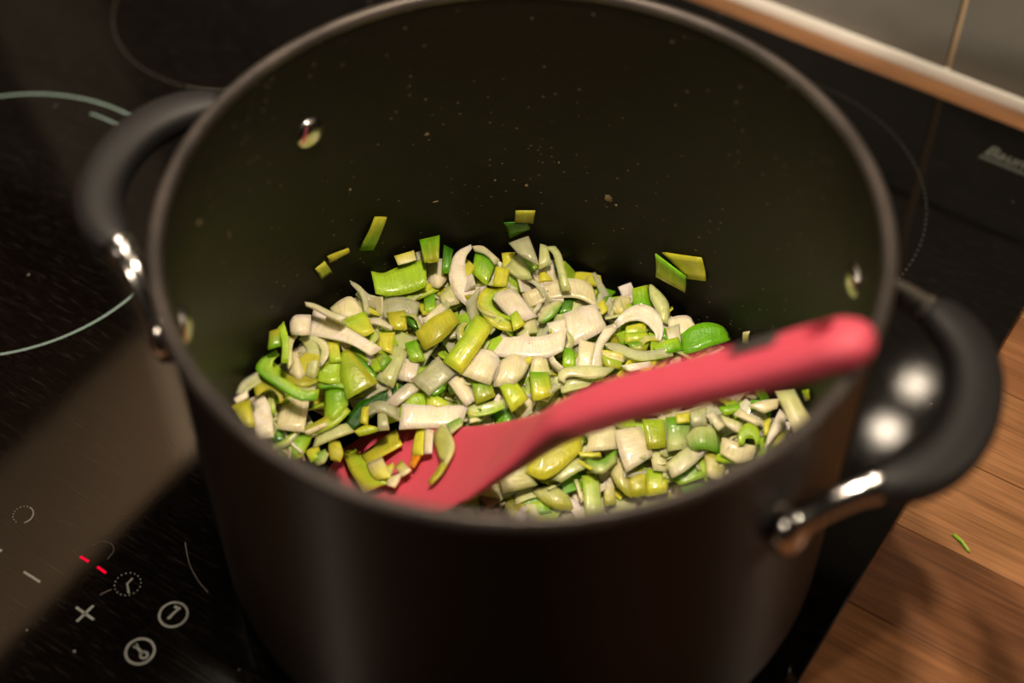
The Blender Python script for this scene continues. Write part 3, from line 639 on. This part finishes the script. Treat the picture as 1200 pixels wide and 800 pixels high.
L("long lime green leek strip slanting through the centre","LY",0,2,[-568,523,463,-549,393,458,-558,258,420],[-484,515,452,-469,383,447,-472,253,410])
L("shorter yellow green arched leek strip left of the lime strip","YO",0,2.5,[-741,314,434,-710,398,467,-682,490,456],[-672,272,420,-627,341,448,-622,466,446])
L("translucent grey leek slice in the left middle of the heap","GG",0,1,[-964,368,442,-942,400,453,-883,439,453,-821,457,441],[-934,313,430,-879,337,436,-829,380,437,-797,398,429])
L("yellow leek wedge below a translucent grey slice","OY",0,1,[-904,330,444,-870,352,452,-845,384,446],[-849,283,430,-816,297,437,-791,321,430])
L("yellow leek square left of the pale translucent slice","YY",0,0.8,[-867,217,444,-834,234,450,-809,260,445],[-826,166,432,-793,170,436,-766,181,428])
L("thin white leek edge beside the yellow wedge","GW",0,0.3,[-943,256,463,-897,279,464,-829,277,454],[-931,239,459,-883,254,459,-828,263,451])
L("green leek chunk with a white cut edge left of the arched strip","KD",1,0.6,[-830,383,439,-788,374,438,-751,371,428],[-810,347,431,-780,340,432,-755,339,424])
L("green leek chunk with a white cut edge left of the arched strip","WP",1,0.3,[-844,397,451,-794,385,446,-746,377,437],[-832,380,446,-787,370,443,-745,363,434])
L("cream leek strip between the white curl and arched strip","CW",0,1,[-763,393,427,-746,466,446,-739,508,443],[-738,390,424,-718,439,439,-712,506,440])
L("speckled pale leek slice under the large white curl","PC",0,0.8,[-776,540,435,-765,573,446,-760,615,446],[-732,508,425,-708,533,433,-691,566,429])
L("green leek slab in the shade of the arched strip","LK",0,0.6,[-646,487,432,-626,510,439,-611,540,437],[-601,409,415,-572,428,420,-548,453,416])
L("small green leek tab behind the translucent grey slice","KL",0,0.5,[-819,486,437,-807,508,443,-799,534,442],[-785,438,425,-765,457,431,-749,482,428])
L("bright green slab between two pale slices","KL",0,0.6,[-747,246,426,-729,263,432,-717,285,429],[-687,193,411,-660,211,416,-638,235,412])
L("olive leek scrap beside the end of the long white band","OK",0,0.5,[-826,123,430,-821,142,437,-820,165,436],[-754,85,416,-752,116,425,-753,152,426])
L("pale translucent leek slice in the left centre","PP",0,1,[-781,208,424,-743,204,428,-712,210,417],[-762,58,399,-714,56,402,-674,63,390])
L("whitish leek square left of the grey rhombus","WW",0,0.8,[-723,193,405,-681,193,407,-645,201,398],[-685,108,388,-647,117,392,-616,134,384])
L("grey translucent leek rhombus left of the cream block","GG",0,0.8,[-601,264,413,-546,247,411,-496,238,397],[-630,136,396,-574,121,395,-524,115,382])
L("whitish slice trailing below the grey rhombus","GW",0,0.6,[-639,147,373,-604,146,374,-573,152,366],[-672,2,354,-645,1,356,-622,6,350])
L("cream white leek block at the centre of the heap","WC",0,2,[-479,397,422,-414,385,431,-365,394,409],[-475,269,402,-401,269,412,-343,290,391])
L("creamy leek slice right of the cream white block","CC",0,1.5,[-375,402,389,-335,460,407,-267,468,388],[-340,305,371,-274,347,383,-258,407,377])
L("mid green leek square below the cream white block","KO",0,0.6,[-415,257,381,-386,281,387,-362,311,384],[-353,190,364,-326,224,372,-304,264,371])
L("lime leek square beside the spatula handle","LY",0,1,[-317,314,372,-285,334,381,-260,365,374],[-215,244,351,-198,283,364,-188,332,361])
L("green to yellow leek square tucked behind the spatula handle","KY",0,1,[-243,431,380,-206,448,387,-175,476,379],[-167,339,358,-135,368,368,-111,409,362])
L("pale cream slice behind the green to yellow square","CP",0,0.8,[-279,499,389,-249,515,395,-224,540,389],[-245,434,375,-204,455,381,-168,485,375])
L("cream leek block left of the mid green square","CW",0,1.5,[-499,208,369,-483,236,385,-468,271,376],[-390,162,351,-375,184,366,-371,216,357])
L("lime leek lens above the big white rectangle","LL",0,1.5,[-606,30,341,-597,81,361,-550,124,349],[-589,32,339,-549,43,350,-521,77,339])
L("yellow lime leek wedge above the big white rectangle","LY",0,1,[-548,116,353,-503,133,360,-440,135,345],[-519,74,344,-477,89,351,-439,126,343])
L("small green scrap above the yellow lime wedge","KK",0,0.3,[-538,126,366,-529,158,373,-523,193,375],[-514,123,363,-504,151,369,-497,181,370])
L("big white rectangular leek slice along the spatula edge","WW",0,0.8,[-608,23,347,-515,69,352,-376,166,345],[-559,-66,329,-464,-5,336,-346,78,329])
L("grey white leek arch behind the spatula blade","GG",0,2,[-727,-50,348,-678,-18,365,-606,1,343],[-707,-107,337,-662,-59,357,-582,-39,334])
L("short upright pale stem under the grey white arch","PG",0,0.4,[-681,-46,346,-664,-42,349,-650,-35,345],[-627,-122,329,-607,-109,333,-591,-93,330])
L("yellow bit left of the grey white arch","YY",0,0.5,[-736,-85,350,-723,-75,355,-714,-61,352],[-707,-136,340,-688,-134,343,-674,-128,338])
L("yellow green scrap at the upper spatula tip edge","YL",0,0.6,[-705,-182,323,-680,-138,332,-637,-114,326],[-679,-188,319,-648,-158,326,-624,-120,324])
L("pale green leek strip under the mid green square","PL",0,0.6,[-387,157,341,-319,221,349,-264,280,347],[-345,133,333,-280,195,341,-247,254,341])
L("yellow scrap at the right end of the big white rectangle","YC",0,0.4,[-364,155,336,-345,155,338,-329,159,334],[-333,114,327,-314,131,331,-298,151,329])
L("white leek ring arching over green layers at the right","WW",0,1.5,[-97,883,362,-80,962,381,-37,1011,389,33,1017,382,94,971,364,120,907,342],[-72,870,357,-52,915,371,0,950,375,56,942,367,91,920,356,100,884,341])
L("white leek tail sweeping down from the ring","WW",0,1,[-107,821,377,-100,745,372,-89,659,357,-62,616,340],[-67,853,377,-66,782,374,-63,720,364,-19,644,339])
L("stacked green leek layers inside the white ring","YL",1,1,[-48,903,346,-16,928,355,10,965,350],[-34,867,339,6,891,347,41,926,340])
L("stacked green leek layers inside the white ring","LY",1,1,[-32,862,344,9,886,353,44,922,346],[-8,829,336,35,860,345,73,902,339])
L("stacked green leek layers inside the white ring","KO",1,1,[0,830,340,42,860,349,77,901,343],[35,808,333,64,822,341,87,848,334])
L("bright green leek cube behind the white ring","LK",0,1.5,[-131,1094,354,-103,1111,367,-83,1146,357],[-91,1028,339,-50,1041,350,-17,1072,338])
L("pale green curved leek leaf right of the green cube","PP",0,1,[-77,1141,371,-32,1087,365,13,1055,355,57,1011,335],[-67,1153,372,-6,1130,369,47,1098,358,92,1024,334])
L("yellowish cream leek bud left of the green cube","CY",0,2,[-158,959,324,-157,1020,352,-121,1064,338],[-130,957,321,-103,968,338,-95,1020,327])
L("white leek slab at the right rear edge","WC",0,1,[82,1041,339,115,1071,348,158,1094,347,200,1073,331],[120,976,325,164,988,330,192,1012,330,220,1061,327])
L("small translucent square with a yellow streak at the right","GW",1,0.3,[103,981,349,123,1004,353,142,1031,352],[141,937,337,166,948,339,190,963,336])
L("small translucent square with a yellow streak at the right","YY",1,0.2,[104,978,353,110,982,355,114,989,353],[143,948,344,147,952,346,150,958,345])
L("large glossy bright green leek lump beside the spatula handle","KK",0,4,[177,983,349,207,1029,379,257,1074,390,312,1098,379,347,1100,349],[212,917,335,263,933,358,306,988,371,350,1044,366,363,1086,345])
L("lime green leek bit left of the glossy green lump","LK",0,1,[115,856,350,138,902,364,177,960,360],[165,830,340,184,874,354,219,924,349])
L("long grey white strip running under the white ring","GP",0,1.5,[-83,747,364,-13,778,373,80,800,366,179,890,358],[-43,744,359,47,749,362,116,775,358,203,871,352])
L("yellow cream leek strip below the long grey white strip","YC",0,0.6,[-71,712,367,-8,734,369,36,753,362],[-52,695,362,-2,704,364,47,721,356])
L("lime leek wedge below the yellow cream strip","LO",0,1,[-52,697,360,-2,697,364,42,715,353],[-15,663,351,25,667,357,55,694,349])
L("upright cream leek slice left of the white tail","CC",0,1,[-165,711,380,-128,645,374,-98,585,353],[-102,728,376,-78,668,373,-48,613,352])
L("pale arched strip touching the spatula handle","PC",0,1,[-131,482,363,-142,512,376,-116,551,381,-53,599,380,39,656,372],[-102,482,360,-108,505,371,-85,528,374,-20,559,370,26,609,366])
L("green leek bit left of the upright cream slice","KL",0,0.5,[-200,631,374,-177,635,377,-157,645,372],[-153,551,357,-128,564,360,-105,582,356])
L("pinkish white strip beside the spatula handle","WW",0,0.4,[52,691,361,99,732,366,144,776,364],[91,689,356,127,723,361,160,763,360])
L("pale slice against the spatula handle underneath the arched strip","PP",0,0.5,[-128,484,345,-64,539,352,-2,600,350],[-94,449,337,-53,492,343,-15,539,342])
L("wet ribbed cream leek dome in front of the spatula neck","CP",0,3,[-173,114,238,-126,32,249,-60,-31,207],[-134,158,241,-55,102,252,24,64,212])
L("small pale leek piece left of the ribbed dome","PC",0,1,[-208,7,204,-176,26,212,-150,54,205],[-163,-78,188,-117,-65,194,-77,-44,184])
L("dark green leek leaf on the pot bottom by the front rim","DD",0,0.6,[-226,-74,164,-141,-49,165,-63,-26,155],[-176,-123,152,-111,-93,156,-45,-55,149])
L("yellow leek square under the spatula neck","YY",0,0.5,[-126,172,262,-102,200,268,-81,233,266],[-83,126,251,-57,141,255,-35,162,251])
L("big translucent yellow leek leaf in front of the handle","OY",0,2,[-46,178,260,-38,244,285,10,313,291,65,353,275],[-35,84,246,44,96,256,86,179,264,105,296,262])
L("yellow olive leek strip under the translucent yellow leaf","OO",0,1,[-79,132,228,-16,93,226,54,101,211],[-43,174,231,43,150,228,106,162,215])
L("pale wet leek strip slanting up from the yellow leaf","PP",0,1,[69,116,235,95,199,253,123,266,250],[109,124,232,144,199,248,176,255,244])
L("wet bright green leek fold at the front centre","KP",0,3,[130,268,253,202,271,274,225,377,259],[180,228,242,237,240,266,253,331,250])
L("thin yellow streak above the wet green fold","YY",0,0.3,[106,259,281,147,282,283,187,308,280],[125,249,277,161,270,280,195,295,277])
L("cream leek block behind the wet green fold","CC",0,1.5,[101,368,285,140,401,299,171,450,290],[124,290,271,179,325,284,225,375,273])
L("big white leek slab at the front centre","WC",0,1,[184,435,288,255,358,279,321,304,256],[251,502,291,337,440,282,364,409,266])
L("olive yellow leek slab below the big white slab","YO",0,0.8,[304,338,214,333,356,221,359,383,215],[367,247,196,396,265,203,421,292,197])
L("cream leek slice left of the olive yellow slab","CO",0,1,[224,299,217,243,341,230,273,368,222],[297,255,204,339,244,207,373,250,196])
L("olive translucent leek triangle by the front rim","PO",0,1.5,[17,56,174,73,105,190,138,127,172],[81,34,165,151,48,174,198,84,161])
L("upright pale yellow leek stick at the front centre","LP",0,0.8,[164,202,206,194,221,213,219,247,207],[255,77,180,286,96,187,312,123,181])
L("thin leek stick left of the upright pale yellow stick","PC",0,0.3,[144,176,204,150,179,206,154,186,204],[211,115,189,215,121,192,218,129,190])
L("lime leek scrap by the front rim","LK",0,0.8,[29,6,158,59,29,166,85,61,161],[62,-26,151,97,-4,158,128,26,152])
L("brownish cream scrap right of the upright stick","CO",0,0.8,[227,262,190,256,262,194,280,270,186],[293,169,171,314,181,178,330,202,172])
L("striped green leek square in front of the handle","LO",0,1,[258,523,308,299,543,315,335,574,307],[332,433,287,367,453,296,396,484,288])
L("wet green leek piece right of the striped square","KP",0,1.5,[338,574,320,386,602,333,426,647,322],[410,465,297,446,484,310,475,521,299])
L("wet pale green leek fold under the handle","PK",0,3,[448,545,311,480,604,344,531,654,319],[490,507,302,538,531,328,596,568,300])
L("bright wet white leek strip slanting at the front right","PW",0,1.5,[444,402,282,472,483,305,513,567,299],[488,367,273,525,431,292,551,550,293])
L("pale leek slab left of the bright wet strip","PC",0,0.8,[332,457,266,375,453,268,413,459,258],[395,378,248,425,388,254,452,406,247])
L("lime leek slab at the front right","LY",0,0.8,[373,371,223,411,392,229,445,422,223],[426,282,205,459,308,213,488,341,208])
L("olive brown leek slab near the right front rim","OC",0,1,[539,536,288,590,540,293,637,555,281],[600,458,271,635,460,277,666,474,267])
L("green leek wedge under the bright wet strip","KL",0,0.8,[494,382,242,522,454,257,546,535,259],[523,374,238,569,432,249,611,500,247])
L("long cream leek slab at the right front rim","CC",0,1,[584,604,338,663,617,341,725,651,330],[608,547,327,687,546,328,731,596,322])
L("cream leek cube under the handle at the right","WC",0,1.2,[481,649,364,498,661,375,508,686,367],[550,621,353,559,634,365,563,661,357])
L("pale leek bar right of the cream cube","PW",0,0.6,[530,684,367,582,690,368,627,697,359],[561,658,360,602,653,361,640,659,352])
L("cream leek bar under the handle near the lime ring","CC",0,0.6,[584,705,383,590,721,390,594,744,388],[680,712,374,685,725,381,689,746,378])
L("small lime leek ring at the right of the heap","LL",0,1,[662,603,350,635,649,366,646,701,374,692,705,368,728,656,351],[677,618,350,669,639,361,680,654,364,701,660,361,720,642,349])
L("white diagonal leek strip at the right of the heap","WW",0,0.6,[731,817,405,742,714,394,762,622,374],[771,801,399,775,726,393,769,667,380])
L("big pale leek square at the right end of the heap","PC",0,1.5,[727,748,577,759,764,590,784,799,579],[851,646,550,876,678,565,895,728,557])
L("small yellow bit beside the lime ring","YY",0,0.4,[699,741,380,708,753,385,715,769,383],[725,693,371,733,696,374,740,703,370])
L("yellow leek slab below the white diagonal strip","YO",0,0.6,[768,724,367,788,744,374,805,771,371],[778,662,357,794,675,363,807,695,359])
L("pale curved slice under the handle at the right end","CC",0,0.6,[617,764,405,657,813,414,708,860,410],[679,767,399,699,795,407,717,820,403])
L("small green bar under the handle","KL",0,0.4,[506,710,373,539,738,378,569,770,376],[541,691,367,567,717,372,591,747,370])
L("yellow scrap under the handle","YY",0,0.4,[367,598,344,390,618,348,411,641,346],[390,572,337,411,588,341,430,608,339])
L("pale slice under the handle right of a yellow scrap","PG",0,0.5,[413,636,359,438,662,365,460,695,363],[448,589,349,475,605,353,499,627,349])
L("olive green leek scrap stuck highest on the left inner wall","OK",0,0,[-1057,486,802,-1034,535,773],[-1087,415,676,-1063,475,637])
L("thin olive leek sliver stuck to the inner wall","OO",0,0,[-1135,260,729,-1107,361,708],[-1134,265,694,-1106,363,685])
L("lime leek scrap stuck below the olive sliver on the wall","OL",0,0,[-1148,192,704,-1138,244,710],[-1145,212,636,-1133,267,639])
L("dark green leek scrap stuck to the rear inner wall","DK",0,0,[-698,932,595,-611,991,598],[-680,945,513,-605,994,566])
L("small olive scrap stuck above the dark green one","OO",0,0,[-658,960,667,-586,1006,668],[-661,958,609,-592,1002,604])
L("green parallelogram leek piece stuck to the right inner wall","KO",0,0,[-56,1137,584,96,1136,535],[-44,1138,466,103,1136,452])
L("olive leek piece overlapping behind the green parallelogram","OY",0,0,[-29,1164,582,152,1154,664],[84,1161,510,185,1149,566])
L("tiny cream leek crumb stuck to the wall above the handle","CO",0,0,[415,1087,422,446,1075,459],[423,1084,368,450,1073,396])
L("tiny green scrap on the right wall under the handle","LO",0,0,[800,846,546,828,818,601],[827,820,532,844,801,575])
L("olive leek strip lying on the spatula blade","OY",0,1,[-675,-192,189,-636,-109,220,-606,-28,234],[-627,-224,209,-573,-163,245,-531,-93,267])
L("ribbed yellow leek piece lying on the spatula tip","YL",0,1.5,[-769,-197,149,-657,-280,196,-528,-354,240],[-736,-161,163,-607,-238,223,-455,-302,288])
L("cream leek lump on the blade under the olive strip","CY",0,2,[-610,-234,220,-580,-218,249,-566,-184,245],[-527,-295,254,-485,-289,291,-458,-267,298])
L("small pale yellow leek bit on the blade","YP",0,0.6,[-528,-240,261,-508,-224,278,-492,-203,287],[-489,-273,281,-475,-265,295,-465,-252,299])
L("tan translucent leek bit on the blade","OC",0,0.6,[-472,-220,292,-463,-203,302,-460,-181,303],[-411,-259,326,-398,-243,339,-391,-220,343])
L("cream leek bit on the blade nearest the front rim","CC",0,1,[-476,-279,281,-443,-269,309,-418,-250,321],[-449,-309,295,-422,-315,318,-402,-312,324])
L("yellow ribbed leek block on the middle of the blade","YY",1,0.8,[-506,-21,294,-484,-21,313,-467,-13,319],[-442,-139,321,-412,-140,345,-388,-134,356])
L("yellow ribbed leek block on the middle of the blade","CW",1,0.8,[-466,-14,321,-439,-21,342,-418,-20,351],[-387,-130,358,-367,-130,376,-352,-123,382])
L("small orange brown scrap below the yellow ribbed block","RR",0,0.4,[-436,-148,318,-415,-140,335,-396,-130,345],[-413,-196,327,-396,-201,339,-383,-202,345])
L("olive leek leaf on the blade near the neck","OP",0,1,[-402,19,366,-386,-51,374,-282,-161,432],[-369,10,388,-262,-98,461,-230,-197,466])
L("thin olive leek tail hanging from the olive leaf","OO",0,0.3,[-258,-177,446,-252,-231,444,-251,-287,436],[-227,-190,467,-222,-244,466,-232,-296,450])
L("green leek stick on the upper edge of the blade","KP",0,0.4,[-375,12,392,-349,28,417,-326,48,435],[-319,-36,429,-307,-13,443,-298,14,452])
# crumb on the worktop
me, ctr = leaf_mesh('leek_shred', [Vector((.1528, .0962, -.0030)), Vector((.1572, .0946, -.0026)), Vector((.1620, .0915, -.0030))], [Vector((.1524, .0952, -.0030)), Vector((.1567, .0935, -.0026)), Vector((.1616, .0908, -.0030))], PAL['L'], PAL['K'], seed=999, th=.0008)
o = bpy.data.objects.new('leek_shred', me); COL.objects.link(o); o.location = ctr; tag(o, 'thin green leek shred lying on the wooden worktop', 'leek')

# the many small scraps packed underneath
FX, FY, EX, EY = -0.5527, 0.8334, 0.8358, 0.5491
def itab(x, xs, ys): return lerp_tab(list(zip(xs, ys)), x)
def heap(x, y):
    s = x * FX + y * FY; e = x * EX + y * EY
    back = itab(e, [-.02, .035], [.045, .031])
    z = itab(s, [-.12, -.03, 0, .03, .06, .12], [.02, .012, .014, .027, .0165 + .5 * back, back])
    return z + max(0, -e - .05) * .25 + max(0, e - .05) * .2 * min(1, max(0, (.06 - s) / .03))
r2 = random.Random(21); shr = 0
while shr < 48:
    a = r2.uniform(0, 2 * math.pi); rr = 0.106 * math.sqrt(r2.random()); x, y = rr * math.cos(a), rr * math.sin(a)
    s_ = (x - T0.x) * SD.x + (y - T0.y) * SD.y; w_ = (x - T0.x) * SN.x + (y - T0.y) * SN.y
    if x * FX + y * FY < -0.005 or (.10 < s_ < .215 and abs(w_) < .040): continue
    z = heap(x, y) + r2.uniform(.0005, .0030); l = r2.uniform(.009, .020); w = r2.uniform(.0018, .0042)
    rot = Euler((r2.gauss(.35, .5), r2.gauss(0, .35), r2.uniform(0, 6.28))).to_matrix(); bd = r2.uniform(-.004, .005); sk = r2.uniform(-.004, .004)
    pa = [Vector((x, y, z)) + rot @ Vector((t * l / 2, w / 2 + sk * t * t, bd * (1 - t * t))) for t in (-1, -.3, .3, 1)]
    pb = [Vector((x, y, z)) + rot @ Vector((t * l / 2, -w / 2 + sk * t * t, bd * (1 - t * t))) for t in (-1, -.3, .3, 1)]
    if max(math.hypot(p_.x, p_.y) for p_ in pa + pb) > .114: continue
    k1, k2 = r2.choice('WWCCPPGGLY'), r2.choice('WCPPGL')
    me, ctr = leaf_mesh('leek_shred', pa, pb, PAL[k1], PAL[k2], n=9, m=2, th=.0009, seed=500 + shr, sheer=.12, grow=0)
    o = bpy.data.objects.new('leek_shred', me); COL.objects.link(o); o.location = ctr
    near = min(PLACES, key=lambda q: (q[0] - ctr).length); PLACES.remove(near)
    tag(o, 'narrow %s leek shred beside the %s' % (COLNAME[k1], near[1]), 'leek', 'narrow leek shreds between the slices'); shr += 1
bmS = bmesh.new(); lay = bmS.verts.layers.float_color.new('leaf_colour'); uvl = bmS.loops.layers.uv.new('uv')
def scrap(c, rot, l, w, bend, col, th=.0011):
    top = []; n = 4
    for sgn in (1, -1):
        for i in range(n + 1):
            for j in (-1, 1):
                u = i / n * 2 - 1; p = Vector((u * l / 2, j * w / 2, bend * (1 - u * u) + sgn * th / 2))
                v = bmS.verts.new(c + rot @ p); v[lay] = (*[x * (1 + .1 * j) for x in col], 0); top.append(v)
    k = (n + 1) * 2; q = lambda i, j, s: top[s * k + i * 2 + j]; fs = []
    for i in range(n):
        fs.append((q(i, 0, 0), q(i + 1, 0, 0), q(i + 1, 1, 0), q(i, 1, 0))); fs.append((q(i, 0, 1), q(i, 1, 1), q(i + 1, 1, 1), q(i + 1, 0, 1)))
        fs.append((q(i, 0, 0), q(i, 0, 1), q(i + 1, 0, 1), q(i + 1, 0, 0))); fs.append((q(i, 1, 0), q(i + 1, 1, 0), q(i + 1, 1, 1), q(i, 1, 1)))
    fs.append((q(0, 0, 0), q(0, 1, 0), q(0, 1, 1), q(0, 0, 1))); fs.append((q(n, 0, 0), q(n, 0, 1), q(n, 1, 1), q(n, 1, 0)))
    for f in fs:
        face = bmS.faces.new(f); face.smooth = True
        for lp in face.loops: lp[uvl].uv = (lp.vert.co.x * 1000 + lp.vert.co.z * 700, lp.vert.co.y * 100)
cnt = 0
while cnt < 2100:
    a = rnd.uniform(0, 2 * math.pi); rr = 0.110 * math.sqrt(rnd.random()); x, y = rr * math.cos(a), rr * math.sin(a)
    s_ = (x - T0.x) * SD.x + (y - T0.y) * SD.y; w_ = (x - T0.x) * SN.x + (y - T0.y) * SN.y
    h = heap(x, y); zmax = h + .0002; zmin = .0085
    if rr > .098: zmin += (rr - .098) * 1.2
    if .11 < s_ < .215 and abs(w_) < .031: zmax = min(zmax, blade_z(s_) - .010)
    if zmax < zmin:
        if rnd.random() < .65 or (.11 < s_ < .215 and abs(w_) < .031): cnt += .2; continue
        zmax = zmin + .001
    z = zmin + (zmax - zmin) * (rnd.random() ** 0.45)
    l, w = rnd.uniform(.008, .020), rnd.uniform(.006, .010)
    til = .9 if (zmax - zmin) > .008 else .12
    rot = Euler((rnd.gauss(0, .5) * til, rnd.gauss(0, .5) * til, rnd.uniform(0, 6.28))).to_matrix()
    col = PAL[rnd.choice('WWCCCPPPPGGYYLLLKO')]
    scrap(Vector((x, y, z)), rot, l, w, rnd.uniform(-.002, .003), col); cnt += 1
meS = bpy.data.meshes.new('leek_scraps'); bmS.to_mesh(meS); bmS.free(); meS.set_sharp_from_angle(angle=R(60))
so = link('leek_scraps', meS, M_LEEK); tag(so, 'mass of small leek scraps packed beneath the larger slices', 'leek', None, 'stuff')
